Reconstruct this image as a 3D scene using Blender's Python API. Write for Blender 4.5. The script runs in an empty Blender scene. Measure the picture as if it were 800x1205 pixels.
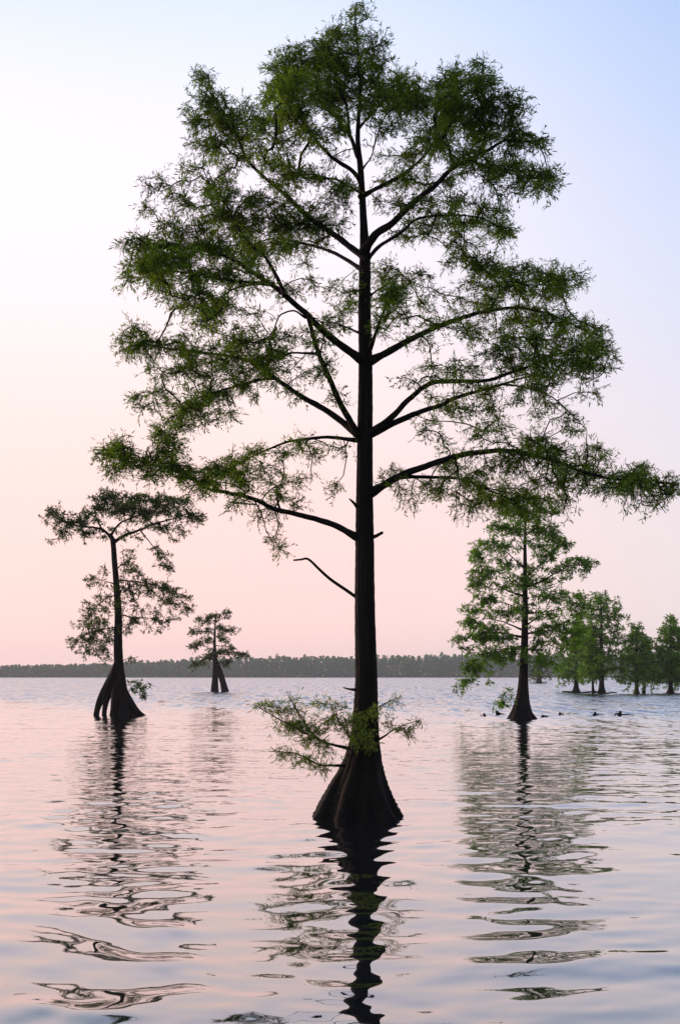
import bpy, math, random
import numpy as np
from mathutils import Vector

random.seed(7)
rng = np.random.default_rng(7)
sc = bpy.context.scene
col = sc.collection

# ------------------------------------------------------------------ camera
F = 1171.0            # focal length in pixels of the 800 x 1205 photograph
HY = 795.0            # horizon row
CAMH = 2.6            # eye height above the lake
cam_d = bpy.data.cameras.new('camera')
cam = bpy.data.objects.new('camera', cam_d)
col.objects.link(cam)
cam.location = (0, 0, CAMH)
cam.rotation_euler = (math.radians(90), 0, 0)
cam_d.sensor_fit = 'VERTICAL'
cam_d.sensor_height = 36.0
cam_d.sensor_width = 24.0
cam_d.lens = 36.0 * F / 1205.0
cam_d.shift_y = (HY - 602.5) / 1205.0
cam_d.clip_start = 0.1
cam_d.clip_end = 20000
sc.camera = cam

# ------------------------------------------------------------------ dusk sky
SUN_AZ = math.radians(-58)      # measured from the view direction, to the left
SUN_EL = math.radians(5)
world = bpy.data.worlds.new('World')
sc.world = world
world.use_nodes = True
wt = world.node_tree
for n in list(wt.nodes):
    wt.nodes.remove(n)


def wn(kind, **kw):
    n = wt.nodes.new(kind)
    for k, v in kw.items():
        setattr(n, k, v)
    return n


def ramp(nt, stops, interp='B_SPLINE'):
    r = nt.nodes.new('ShaderNodeValToRGB')
    cr = r.color_ramp
    cr.interpolation = interp
    while len(cr.elements) > 1:
        cr.elements.remove(cr.elements[-1])
    cr.elements[0].position = stops[0][0]
    cr.elements[0].color = (*stops[0][1], 1)
    for p, c in stops[1:]:
        e = cr.elements.new(p)
        e.color = (*c, 1)
    return r


w_out = wn('ShaderNodeOutputWorld')
tc = wn('ShaderNodeTexCoord')
sep = wn('ShaderNodeSeparateXYZ')
wt.links.new(tc.outputs['Generated'], sep.inputs[0])
dot = wn('ShaderNodeVectorMath', operation='DOT_PRODUCT')
flat = wn('ShaderNodeVectorMath', operation='MULTIPLY')
flat.inputs[1].default_value = (1, 1, 0)
nrm = wn('ShaderNodeVectorMath', operation='NORMALIZE')
wt.links.new(tc.outputs['Generated'], flat.inputs[0])
wt.links.new(flat.outputs[0], nrm.inputs[0])
wt.links.new(nrm.outputs[0], dot.inputs[0])
dot.inputs[1].default_value = (math.sin(SUN_AZ), math.cos(SUN_AZ), 0)
warm = ramp(wt, [(0.0, (1.26, .70, .68)), (.09, (1.25, .67, .65)), (.20, (1.22, .72, .68)), (.31, (1.18, .83, .82)),
                 (.42, (1.06, .90, 1.00)), (.50, (.87, .87, 1.03)), (.58, (.68, .79, 1.02)), (1.0, (.36, .50, .84))])
cool = ramp(wt, [(0.0, (.86, .75, .75)), (.12, (.79, .71, .74)), (.24, (.76, .73, .83)), (.39, (.60, .69, .90)),
                 (.50, (.45, .58, .87)), (.58, (.38, .53, .85)), (1.0, (.22, .36, .70))])
wt.links.new(sep.outputs['Z'], warm.inputs[0])
wt.links.new(sep.outputs['Z'], cool.inputs[0])
mr = wn('ShaderNodeMapRange', interpolation_type='SMOOTHSTEP')
wt.links.new(dot.outputs['Value'], mr.inputs['Value'])
mr.inputs['From Min'].default_value = 0.10
mr.inputs['From Max'].default_value = 0.62
mixc = wn('ShaderNodeMix', data_type='RGBA')
wt.links.new(mr.outputs[0], mixc.inputs['Factor'])
wt.links.new(cool.outputs[0], mixc.inputs['A'])
wt.links.new(warm.outputs[0], mixc.inputs['B'])
# the sky opposite the sunset is dimmer
dim = wn('ShaderNodeMapRange', interpolation_type='SMOOTHSTEP')
wt.links.new(dot.outputs['Value'], dim.inputs['Value'])
dim.inputs['From Min'].default_value = -1.0
dim.inputs['From Max'].default_value = 0.3
dim.inputs['To Min'].default_value = 0.35
dim.inputs['To Max'].default_value = 1.0
bg1 = wn('ShaderNodeBackground')
wt.links.new(mixc.outputs['Result'], bg1.inputs['Color'])
wt.links.new(dim.outputs[0], bg1.inputs['Strength'])
sky = wn('ShaderNodeTexSky', sky_type='NISHITA')
sky.sun_disc = False
sky.sun_elevation = SUN_EL
sky.sun_rotation = SUN_AZ
sky.dust_density = 3.0
sky.air_density = 1.0
bg2 = wn('ShaderNodeBackground')
wt.links.new(sky.outputs[0], bg2.inputs['Color'])
bg2.inputs['Strength'].default_value = 0.02
adds = wn('ShaderNodeAddShader')
wt.links.new(bg1.outputs[0], adds.inputs[0])
wt.links.new(bg2.outputs[0], adds.inputs[1])
wt.links.new(adds.outputs[0], w_out.inputs['Surface'])

sun_d = bpy.data.lights.new('sun', 'SUN')
sun_d.energy = 2.4
sun_d.angle = math.radians(10)
sun_d.color = (1.0, .66, .50)
sun = bpy.data.objects.new('sun', sun_d)
col.objects.link(sun)
sd = Vector((math.sin(SUN_AZ) * math.cos(SUN_EL), math.cos(SUN_AZ) * math.cos(SUN_EL), math.sin(SUN_EL)))
sun.rotation_euler = sd.to_track_quat('Z', 'Y').to_euler()
sun.location = (-40, 20, 30)

sc.view_settings.view_transform = 'Standard'
sc.view_settings.look = 'None'
sc.view_settings.exposure = 0.12
sc.view_settings.gamma = 1.0
sc.view_settings.use_curve_mapping = False


# ------------------------------------------------------------------ helpers
def unproj(px, py, D):
    return np.array([(px - 400.0) / F * D, D, CAMH + (HY - py) / F * D])


def ground_dist(py):
    return CAMH * F / (py - HY)


def mesh_np(name, verts, faces, mat=None, smooth=False):
    verts = np.asarray(verts, dtype=np.float32)
    faces = np.asarray(faces, dtype=np.int32)
    k = faces.shape[1]
    me = bpy.data.meshes.new(name)
    me.vertices.add(len(verts))
    me.vertices.foreach_set('co', verts.ravel())
    me.loops.add(faces.size)
    me.loops.foreach_set('vertex_index', faces.ravel())
    me.polygons.add(len(faces))
    me.polygons.foreach_set('loop_start', np.arange(0, faces.size, k, dtype=np.int32))
    me.polygons.foreach_set('loop_total', np.full(len(faces), k, dtype=np.int32))
    if smooth:
        me.polygons.foreach_set('use_smooth', np.ones(len(faces), dtype=bool))
    me.update(calc_edges=True)
    if mat:
        me.materials.append(mat)
    return me


def obj(name, me, parent=None):
    o = bpy.data.objects.new(name, me)
    col.objects.link(o)
    if parent:
        o.parent = parent
    return o


def catmull(P, n):
    """Smooth a polyline (k, d) with n points per span."""
    P = np.asarray(P, float)
    if len(P) < 3:
        t = np.linspace(0, 1, n * (len(P) - 1) + 1)[:, None]
        return P[0] + (P[-1] - P[0]) * t
    Q = np.vstack([2 * P[0] - P[1], P, 2 * P[-1] - P[-2]])
    out = []
    for i in range(1, len(Q) - 2):
        for s in range(n):
            t = s / n
            out.append(0.5 * ((2 * Q[i]) + (-Q[i - 1] + Q[i + 1]) * t + (2 * Q[i - 1] - 5 * Q[i] + 4 * Q[i + 1] - Q[i + 2]) * t * t
                              + (-Q[i - 1] + 3 * Q[i] - 3 * Q[i + 1] + Q[i + 2]) * t ** 3))
    out.append(P[-1])
    return np.array(out)


def loft(path, rad, sides, rfun=None, cap=True):
    """Tube along path; rfun(theta, i, s) multiplies the radius. Returns verts, quads."""
    path = np.asarray(path, float)
    n = len(path)
    T = np.gradient(path, axis=0)
    T /= np.linalg.norm(T, axis=1)[:, None] + 1e-9
    ref = np.array([0, 1.0, 0.02])
    th = np.arange(sides) / sides * 2 * math.pi
    V = []
    for i in range(n):
        u = np.cross(ref, T[i])
        if np.linalg.norm(u) < 0.2:
            u = np.cross(np.array([1.0, 0, 0]), T[i])
        u /= np.linalg.norm(u)
        v = np.cross(T[i], u)
        r = rad[i] * (rfun(th, i, i / (n - 1)) if rfun else np.ones(sides))
        V.append(path[i] + (np.cos(th) * r)[:, None] * u + (np.sin(th) * r)[:, None] * v)
    V = np.vstack(V)
    i = np.arange(n - 1)[:, None] * sides
    j = np.arange(sides)[None, :]
    j2 = (j + 1) % sides
    Fq = np.stack([i + j, i + j2, i + sides + j2, i + sides + j], -1).reshape(-1, 4)
    if cap:
        c = len(V)
        V = np.vstack([V, path[-1:]])
        base = (n - 1) * sides
        jj = np.arange(sides)
        tri = np.stack([base + jj, base + (jj + 1) % sides, np.full(sides, c), np.full(sides, c)], -1)
        # tip as degenerate-free quads: pair the triangles
        q = []
        for s in range(0, sides - 1, 2):
            q.append([base + s, base + s + 1, base + (s + 2) % sides, c])
        Fq = np.vstack([Fq, np.array(q)])
    return V, Fq


def edge_tubes(P0, P1, R0, R1, sides=3):
    """Many separate tapered tubes at once."""
    d = P1 - P0
    L = np.linalg.norm(d, axis=1)[:, None] + 1e-9
    t = d / L
    a = np.where(np.abs(t[:, 2:3]) < .9, np.array([[0, 0, 1.0]]), np.array([[1.0, 0, 0]]))
    u = np.cross(a, t)
    u /= np.linalg.norm(u, axis=1)[:, None] + 1e-9
    v = np.cross(t, u)
    V = np.empty((len(P0), 2 * sides, 3))
    for k in range(sides):
        c, s = math.cos(2 * math.pi * k / sides), math.sin(2 * math.pi * k / sides)
        off = c * u + s * v
        V[:, k] = P0 + off * R0[:, None]
        V[:, sides + k] = P1 + off * R1[:, None]
    base = (np.arange(len(P0)) * 2 * sides)[:, None, None]
    fk = np.array([[k, (k + 1) % sides, sides + (k + 1) % sides, sides + k] for k in range(sides)])[None]
    return V.reshape(-1, 3), (base + fk).reshape(-1, 4)


# ------------------------------------------------------------------ materials
def new_mat(name):
    m = bpy.data.materials.new(name)
    m.use_nodes = True
    nt = m.node_tree
    for n in list(nt.nodes):
        nt.nodes.remove(n)
    return m, nt


def bark_mat(name, c0, c1, scale=6.0):
    m, nt = new_mat(name)
    out = nt.nodes.new('ShaderNodeOutputMaterial')
    b = nt.nodes.new('ShaderNodeBsdfPrincipled')
    t = nt.nodes.new('ShaderNodeTexCoord')
    mp = nt.nodes.new('ShaderNodeMapping')
    mp.inputs['Scale'].default_value = (1, 1, .12)
    nz = nt.nodes.new('ShaderNodeTexNoise')
    nz.inputs['Scale'].default_value = scale
    nz.inputs['Detail'].default_value = 6
    nz.inputs['Roughness'].default_value = .65
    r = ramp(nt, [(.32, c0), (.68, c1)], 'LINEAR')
    bp = nt.nodes.new('ShaderNodeBump')
    bp.inputs['Strength'].default_value = .8
    bp.inputs['Distance'].default_value = .03
    nt.links.new(t.outputs['Object'], mp.inputs[0])
    nt.links.new(mp.outputs[0], nz.inputs['Vector'])
    nt.links.new(nz.outputs[0], r.inputs[0])
    nt.links.new(r.outputs[0], b.inputs['Base Color'])
    nt.links.new(nz.outputs[0], bp.inputs['Height'])
    nt.links.new(bp.outputs[0], b.inputs['Normal'])
    b.inputs['Roughness'].default_value = .85
    b.inputs['Specular IOR Level'].default_value = .15
    nt.links.new(b.outputs[0], out.inputs[0])
    return m


def leaf_mat(name, c0, c1, trans=.4):
    m, nt = new_mat(name)
    out = nt.nodes.new('ShaderNodeOutputMaterial')
    g = nt.nodes.new('ShaderNodeNewGeometry')
    r = ramp(nt, [(0, c0), (.7, c1), (1, tuple(min(1, 1.35 * x) for x in c1))], 'LINEAR')
    t = nt.nodes.new('ShaderNodeTexCoord')
    nz = nt.nodes.new('ShaderNodeTexNoise')
    nz.inputs['Scale'].default_value = .9
    nz.inputs['Detail'].default_value = 2
    mth = nt.nodes.new('ShaderNodeMath')
    mth.operation = 'MULTIPLY_ADD'
    mth.inputs[1].default_value = .5
    nt.links.new(t.outputs['Object'], nz.inputs['Vector'])
    sub = nt.nodes.new('ShaderNodeMapRange')
    sub.inputs['From Min'].default_value = .3
    sub.inputs['From Max'].default_value = .7
    sub.inputs['To Max'].default_value = .5
    nt.links.new(nz.outputs[0], sub.inputs[0])
    nt.links.new(g.outputs['Random Per Island'], mth.inputs[0])
    nt.links.new(sub.outputs[0], mth.inputs[2])
    nt.links.new(mth.outputs[0], r.inputs[0])
    d = nt.nodes.new('ShaderNodeBsdfDiffuse')
    tr = nt.nodes.new('ShaderNodeBsdfTranslucent')
    mx = nt.nodes.new('ShaderNodeMixShader')
    mx.inputs[0].default_value = trans
    nt.links.new(r.outputs[0], d.inputs[0])
    hue = nt.nodes.new('ShaderNodeMix')                # light passing through a leaf comes out yellower
    hue.data_type = 'RGBA'
    hue.blend_type = 'MULTIPLY'
    hue.inputs['Factor'].default_value = 1.0
    hue.inputs['B'].default_value = (1.42, 1.55, .7, 1)
    nt.links.new(r.outputs[0], hue.inputs['A'])
    nt.links.new(hue.outputs['Result'], tr.inputs[0])
    nt.links.new(d.outputs[0], mx.inputs[1])
    nt.links.new(tr.outputs[0], mx.inputs[2])
    nt.links.new(mx.outputs[0], out.inputs[0])
    return m


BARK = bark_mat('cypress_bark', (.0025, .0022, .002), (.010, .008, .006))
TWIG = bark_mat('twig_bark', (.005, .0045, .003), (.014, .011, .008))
LEAF = leaf_mat('cypress_needles', (.010, .020, .004), (.135, .205, .026), .48)
LEAF_YOUNG = leaf_mat('young_cypress_needles', (.06, .085, .018), (.19, .25, .05), .4)
LEAF_MID = leaf_mat('mid_cypress_needles', (.024, .056, .009), (.16, .29, .036), .50)
LEAF_DARK = leaf_mat('old_cypress_needles', (.016, .032, .009), (.075, .12, .022), .4)
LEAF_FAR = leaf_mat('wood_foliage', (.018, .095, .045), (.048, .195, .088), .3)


# ------------------------------------------------------------------ tree builder
def grow(base, base_len, att, bf):
    """Balanced minimum spanning tree: joins every attractor to the limbs by short twigs."""
    n = len(att)
    par = np.zeros(n, int)
    plen = np.zeros(n)
    done = np.zeros(n, bool)
    nb = len(base)
    best = np.full(n, 1e9)
    dist = np.zeros(n)
    for i in range(0, n, 500):
        d = np.linalg.norm(att[i:i + 500, None] - base[None], axis=2)
        c = d + bf * base_len[None]
        k = c.argmin(1)
        par[i:i + 500] = k
        ar = np.arange(len(k))
        best[i:i + 500] = c[ar, k]
        dist[i:i + 500] = d[ar, k]
    order = []
    cost = best.copy()
    for _ in range(n):
        j = int(cost.argmin())
        done[j] = True
        cost[j] = 1e12
        order.append(j)
        pl = base_len[par[j]] if par[j] < nb else plen[par[j] - nb]
        plen[j] = pl + dist[j]
        d = np.linalg.norm(att - att[j], axis=1)
        c = d + bf * plen[j]
        upd = (~done) & (c < cost)
        cost[upd] = c[upd]
        par[upd] = nb + j
        dist[upd] = d[upd]
    return par, np.array(order)


def leaves(P, D, n_each, length, width, spread, reach, droop=.25, nsub=5):
    """Feathery sprays at each twig end P (direction D): nsub fine stalks, each lined with narrow branchlets.
    Returns verts, quads and the stalks' end points."""
    k = len(P) * nsub
    sp = np.repeat(P, nsub, 0)
    sd = np.repeat(D, nsub, 0)
    v = rng.normal(size=(k, 3))
    v[:, 2] *= .7
    sdir = sd * .55 + v * spread
    sdir[:, 2] -= droop * rng.random(k)
    sdir /= np.linalg.norm(sdir, axis=1)[:, None] + 1e-9
    s0 = sp - sd * (rng.random(k)[:, None] * reach * .8)
    s1 = s0 + sdir * (reach * (.5 + .8 * rng.random(k)))[:, None]
    s1[:, 2] -= reach * .12
    each = max(2, n_each // nsub)
    m = k * each
    a0, a1 = np.repeat(s0, each, 0), np.repeat(s1, each, 0)
    t = rng.random(m)[:, None] ** .8
    start = a0 + (a1 - a0) * t + rng.normal(size=(m, 3)) * reach * .045
    r = rng.normal(size=(m, 3))
    dirs = np.repeat(sdir, each, 0) * .75 + r * .50
    dirs[:, 2] -= droop * .5 * rng.random(m)
    dirs /= np.linalg.norm(dirs, axis=1)[:, None] + 1e-9
    L = length * (.55 + .9 * rng.random(m))[:, None]
    W = width * (.6 + .8 * rng.random(m))[:, None]
    a = rng.normal(size=(m, 3))
    side = np.cross(dirs, a)
    side /= np.linalg.norm(side, axis=1)[:, None] + 1e-9
    up = np.cross(side, dirs)
    mid = start + dirs * L * .45
    V = np.stack([start, mid + side * W * .5, start + dirs * L - up * L * .12, mid - side * W * .5], 1).reshape(-1, 3)
    return V, np.arange(m * 4).reshape(-1, 4), s0, s1


def make_tree(name, label, base_px, D, trunk, limbs, clumps, *, group=None, ridge=.12, flute=.35, nfl=7, sides=40,
              leaf=(.11, .022), per=36, dens=1.0, reach=.35, leafmat=None, twig_r=.0032, bf=.35, spread_y=1.0, seed=1,
              legs=(), bare=(), stubs=(), young=None, tsub=10, maxdep=None, leafspread=.7, drape=.12, nsub=4, stalk=0, along=0):
    """trunk: (px, py, width_px) points, bottom first. limbs: dict(p=[(px,py)..], w=(w0,w1), dy=depth of tip in m).
    clumps: (px, py, rx, ry[, weight[, dy]])."""
    global rng
    rng = np.random.default_rng(seed)
    ppm = F / D
    root_pos = np.array([(base_px - 400) / F * D, D, 0.0])
    e = bpy.data.objects.new(name, None)
    e.empty_display_size = .5
    col.objects.link(e)
    e.location = root_pos
    e['label'] = label
    e['category'] = 'tree'
    if group:
        e['group'] = group

    def put(nm, V, Fq, mat, smooth=True, kind=None, parent=None):
        o = obj(nm, mesh_np(nm, V - root_pos, Fq, mat, smooth), parent or e)
        if kind:
            o['kind'] = kind
        return o

    # trunk
    tp = catmull(np.array([[a, b, c] for a, b, c in trunk], float), tsub)
    path = np.array([unproj(a, b, D) for a, b, c in tp])
    # depth sway
    zz = path[:, 2]
    path[:, 1] += .12 * np.sin(zz * .35 + seed) * np.clip(zz / 6, 0, 1) * min(1, 60 / ppm)
    rad = np.maximum(tp[:, 2], .4) / 2 / ppm
    ztop = max(zz.max(), 1)
    rbase = rad.max()
    ph = rng.random(8) * 6.28
    rnd = rng.random((len(path), sides)) if sides > 16 else None

    def rf(th, i, s):
        fl = np.clip((rad[i] - rbase * .34) / (rbase * .66), 0, 1) ** .7
        w = .55 * np.sin(nfl * th + ph[0] + .25 * zz[i]) + .3 * np.sin((nfl + 4) * th + ph[1] - .2 * zz[i]) + .25 * np.sin(3 * th + ph[2])
        m = 1 + flute * fl * (w - .15)
        m = m + ridge * (.5 * np.sin(13 * th + ph[3] + 1.1 * np.sin(zz[i] * 1.7)) + .4 * np.sin(21 * th + ph[4] + 1.5 * np.sin(zz[i] * 1.1 + 1)) * .8)
        if rnd is not None:
            m = m + ridge * .8 * (rnd[i] - .5)
        return m
    V, Fq = loft(path, rad, sides, rf)
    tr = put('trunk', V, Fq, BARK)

    for lg in legs:                                  # separate root legs of a stilted base
        lp = catmull(np.array([[a, b, c, d] for a, b, c, d in lg], float), 6)
        pth = np.array([unproj(a, b, D + d) for a, b, c, d in lp])
        V, Fq = loft(pth, lp[:, 2] / 2 / ppm, 14, lambda th, i, s: 1 + .18 * np.sin(4 * th + i * .2) + .08 * np.sin(9 * th))
        put('root', V, Fq, BARK)
    for st in list(stubs) + list(bare):
        lp = catmull(np.array([[a, b, c] for a, b, c in st], float), 5)
        pth = np.array([unproj(a, b, D) for a, b, c in lp])
        pth[:, 1] -= np.linspace(0, .25, len(pth))
        V, Fq = loft(pth, lp[:, 2] / 2 / ppm, 8, lambda th, i, s: 1 + .12 * np.sin(3 * th + i * .7))
        put('dead_branch', V, Fq, BARK)

    base_pts, base_len, base_px2, base_dep, base_rad = [], [], [], [], []
    # upper trunk carries twigs too
    for k in range(0, len(path), 3):
        if zz[k] > ztop * .8:
            base_pts.append(path[k]); base_len.append(.8); base_px2.append(tp[k, :2]); base_dep.append(0); base_rad.append(rad[k])
    for lb in limbs:
        P = np.array(lb['p'], float)
        if lb['w'][0] >= 3:                           # root the limb inside the wood it springs from
            P[0] -= (P[1] - P[0]) / np.linalg.norm(P[1] - P[0]) * lb['w'][0] * .7
        seg = np.concatenate([[0], np.cumsum(np.linalg.norm(np.diff(P, axis=0), axis=1))])
        seg /= seg[-1]
        dy0, dy1 = lb.get('dy0', 0.0), lb.get('dy', 0.0)
        Q = catmull(np.column_stack([P, seg]), 6)
        s = np.clip(Q[:, 2], 0, 1)
        dep = dy0 + (dy1 - dy0) * s ** .9
        pth = np.array([unproj(a, b, D + d) for (a, b, _), d in zip(Q, dep)])
        ln = seg[-1]
        amp = 1.7 / ppm
        pth += np.cumsum(rng.normal(size=pth.shape) * amp * .35, axis=0) * (s * (1 - s) * 2)[:, None]
        w0, w1 = lb['w']
        r = (w0 + (w1 - w0) * s ** .8) / 2 / ppm
        r[0] *= 1.3
        if len(r) > 3:
            r[1] *= 1.28
            r[2] *= 1.15
        V, Fq = loft(pth, r, 10 if w0 > 4 else 6, lambda th, i, s_: 1 + .09 * np.sin(3 * th + i * .5 + ph[5]) + .06 * np.sin(5 * th - i * .9))
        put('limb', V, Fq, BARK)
        plen = np.linalg.norm(np.diff(pth, axis=0), axis=1).cumsum()
        for k in range(2, len(pth)):
            base_pts.append(pth[k]); base_len.append(.15 * plen[k - 1]); base_px2.append(Q[k, :2]); base_dep.append(dep[k]); base_rad.append(r[k])
    base_pts = np.array(base_pts); base_len = np.array(base_len); base_px2 = np.array(base_px2)
    base_dep = np.array(base_dep); base_rad = np.array(base_rad)

    # attractors inside the foliage clumps
    att = []
    full = list(clumps)
    for c in clumps:                                  # loose sprays hanging under the fuller clumps
        if drape and (len(c) < 5 or c[4] > .45):
            full.append((c[0] + rng.normal() * c[2] * .35, c[1] + c[3] * 1.5, c[2] * .85, c[3] * 1.0, drape))
    if along:                                         # short side sprays all along the limbs
        for lb in limbs:
            Q = np.array(lb['p'], float)
            if lb['w'][0] < 3 or len(Q) < 4 or Q[:, 1].max() > 750:
                continue
            for t in np.arange(.36, .95, .09):
                f = t * (len(Q) - 1)
                k = int(f)
                c = Q[k] + (Q[k + 1] - Q[k]) * (f - k)
                full.append((c[0] + rng.normal() * 5, c[1] + rng.normal() * 7 + 2, 12, 8, along))
    for c in full:
        px, py, rx, ry = c[:4]
        wgt = min(c[4] if len(c) > 4 else 1.0, 1.15)
        dd = np.hypot(base_px2[:, 0] - px, (base_px2[:, 1] - py) * 1.4)
        k = int(dd.argmin())
        dy = c[5] if len(c) > 5 else base_dep[k] + rng.normal() * spread_y
        if maxdep:
            dy = max(-maxdep, min(maxdep, dy))
        ry_m = max(.5 * rx, ry) * .9 / ppm
        n = max(3, int(dens * wgt * (rx * ry) ** .85 * .17))
        q = rng.normal(size=(n, 3))
        q *= (rng.random(n) ** (1 / 2.2) / np.linalg.norm(q, axis=1))[:, None]
        q *= np.where(rng.random(n) < .20, 1.45, 1.03)[:, None]
        dep = D + dy + q[:, 1] * ry_m
        X = (px + q[:, 0] * rx - 400) / F * dep
        Z = CAMH + (HY - (py + q[:, 2] * ry)) / F * dep
        att.append(np.column_stack([X, dep, Z]))
    att = np.vstack(att)
    par, order = grow(base_pts, base_len, att, bf)
    nb = len(base_pts)
    cnt = np.ones(len(att))
    for j in order[::-1]:
        if par[j] >= nb:
            cnt[par[j] - nb] += cnt[j]
    allp = np.vstack([base_pts, att])
    P0 = allp[par]
    P1 = att
    rj = twig_r * cnt ** .42
    rp = np.where(par < nb, np.minimum(rj * 1.25, base_rad[np.minimum(par, nb - 1)]), 0)
    inner = par >= nb
    rp[inner] = np.minimum(rj[par[inner] - nb], rj[inner] * 1.6)
    L = np.linalg.norm(P1 - P0, axis=1)
    # bend each twig in three pieces
    off = rng.normal(size=(len(P0), 3)) * (L * .07)[:, None]
    off[:, 2] += L * .06
    A = P0 + (P1 - P0) * .33 + off
    B = P0 + (P1 - P0) * .68 + off * .85 + rng.normal(size=(len(P0), 3)) * (L * .03)[:, None]
    ra, rb = rp + (rj - rp) * .33, rp + (rj - rp) * .68
    V, Fq = edge_tubes(np.vstack([P0, A, B]), np.vstack([A, B, P1]), np.concatenate([rp, ra, rb]), np.concatenate([ra, rb, rj * .8]), 3)
    TV, TF = V, Fq
    # leaves on the ends and a few back along the twigs
    dirs = (P1 - B)
    dirs /= np.linalg.norm(dirs, axis=1)[:, None] + 1e-9
    V1, F1, a0, a1 = leaves(P1, dirs, per, leaf[0], leaf[1], leafspread, reach, nsub=nsub)
    thin = (rj < twig_r * 4)
    V2, F2, b0, b1 = leaves(A[thin], dirs[thin], max(2, per // 3), leaf[0], leaf[1], leafspread, reach, nsub=max(1, nsub // 3))
    if stalk:
        c0, c1 = np.vstack([a0, b0]), np.vstack([a1, b1])
        rs = np.full(len(c0), stalk)
        SV, SF = edge_tubes(c0, c1, rs, rs * .5, 3)
        TF = np.vstack([TF, SF + len(TV)])
        TV = np.vstack([TV, SV])
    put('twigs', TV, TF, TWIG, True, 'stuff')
    put('foliage', np.vstack([V1, V2]), np.vstack([F1, F2 + len(V1)]), leafmat or LEAF, False, 'stuff')
    return e, put


# ------------------------------------------------------------------ the lake
def build_lake():
    ys = [-400.0, -150, -60, -25, -10, -4, 0, 2]
    y = 3.0
    while y < 95:
        ys.append(y)
        y += .028 + .0030 * y
    while y < 6500:
        ys.append(y)
        y *= 1.045
    ys = np.array(ys)
    u = np.linspace(-1, 1, 430)
    outer = np.array([1.25, 1.8, 3.2, 7, 20, 70])
    u = np.concatenate([-outer[::-1], u, outer])
    hw = 5.5 + .44 * np.clip(ys, 0, None)
    X = u[None] * hw[:, None]
    Y = np.repeat(ys[:, None], len(u), 1)
    r = np.random.default_rng(21)
    Z = np.zeros_like(X)
    cell = np.maximum(.028 + .0030 * np.clip(ys, 0, None), 2 * hw / 430)[:, None]
    comps = []
    for lam, slope, n, spread in ((2.6, .0080, 6, 28), (1.35, .0115, 9, 35), (.75, .0135, 12, 42), (.42, .0130, 14, 52), (.24, .0090, 16, 60)):
        for k in range(n):
            l = lam * math.exp(r.normal() * .22)
            a = math.radians(-90 + 12 + r.uniform(-spread, spread))
            kx, ky = 2 * math.pi / l * math.cos(a), 2 * math.pi / l * math.sin(a)
            comps.append((kx, ky, slope * l / (2 * math.pi) * r.uniform(.6, 1.3), r.uniform(0, 6.28), l))
    # calm and livelier patches of water
    patch = 1 + .35 * np.sin(X * .31 + .7 * np.sin(Y * .17)) * np.sin(Y * .23 + 1.3 + .5 * np.sin(X * .2)) + .15 * np.sin(X * .9 + Y * .5)
    wx = X + .35 * np.sin(Y * .55 + 1) + .2 * np.sin(X * .8 + Y * .9)
    wy = Y + .35 * np.sin(X * .5 + 2) + .2 * np.sin(Y * .8 - X * .6)
    for kx, ky, a, p, l in comps:
        f = np.clip((l / cell - 3) / 4, 0, 1)
        Z += a * f * np.sin(kx * wx + ky * wy + p)
    fade = np.clip((ys - 2) / 2, 0, 1)[:, None] * np.clip((110 - ys) / 60, 0, 1)[:, None]
    Z *= patch * fade
    inside = (np.abs(u) <= 1).astype(float)[None]
    Z *= inside
    nr, nc = X.shape
    V = np.stack([X, Y, Z], -1).reshape(-1, 3)
    i = np.arange(nr - 1)[:, None] * nc
    j = np.arange(nc - 1)[None]
    Fq = np.stack([i + j, i + j + 1, i + nc + j + 1, i + nc + j], -1).reshape(-1, 4)
    m, nt = new_mat('lake_water')
    N = nt.nodes.new
    lk = nt.links.new
    out = N('ShaderNodeOutputMaterial')
    tcn = N('ShaderNodeTexCoord')
    sp = N('ShaderNodeSeparateXYZ')
    lk(tcn.outputs['Object'], sp.inputs[0])

    def noise(scale, sx, sy, detail=2.0, rough=.5):
        mp = N('ShaderNodeMapping')
        mp.inputs['Scale'].default_value = (sx, sy, 1)
        n = N('ShaderNodeTexNoise')
        n.inputs['Scale'].default_value = scale
        n.inputs['Detail'].default_value = detail
        n.inputs['Roughness'].default_value = rough
        lk(tcn.outputs['Object'], mp.inputs[0])
        lk(mp.outputs[0], n.inputs['Vector'])
        return n

    def mathn(op, a, b=None, c=None):
        n = N('ShaderNodeMath')
        n.operation = op
        for k, v in enumerate((a, b, c)):
            if v is None:
                continue
            if isinstance(v, (int, float)):
                n.inputs[k].default_value = v
            else:
                lk(v, n.inputs[k])
        return n.outputs[0]

    def slope(n, sx, sy):
        s = N('ShaderNodeVectorMath')
        s.operation = 'SUBTRACT'
        s.inputs[1].default_value = (.5, .5, .5)
        lk(n.outputs['Color'], s.inputs[0])
        q = N('ShaderNodeVectorMath')
        q.operation = 'MULTIPLY'
        q.inputs[1].default_value = (sx, sy, 0)
        lk(s.outputs[0], q.inputs[0])
        return q.outputs[0]

    def scale(v, f):
        s = N('ShaderNodeVectorMath')
        s.operation = 'SCALE'
        lk(v, s.inputs[0])
        lk(f, s.inputs['Scale'])
        return s.outputs[0]

    def add(a, b):
        s = N('ShaderNodeVectorMath')
        s.operation = 'ADD'
        lk(a, s.inputs[0])
        lk(b, s.inputs[1])
        return s.outputs[0]

    big = noise(.035, 1, .45, 3)                       # gust patches out on the lake
    yy = mathn('MULTIPLY_ADD', big.outputs[0], 46.0, sp.outputs['Y'])
    yy = mathn('MULTIPLY_ADD', sp.outputs['X'], .55, yy)
    wind = N('ShaderNodeMapRange')
    wind.interpolation_type = 'SMOOTHSTEP'
    wind.inputs['From Min'].default_value = 62
    wind.inputs['From Max'].default_value = 120
    lk(yy, wind.inputs[0])
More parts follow.
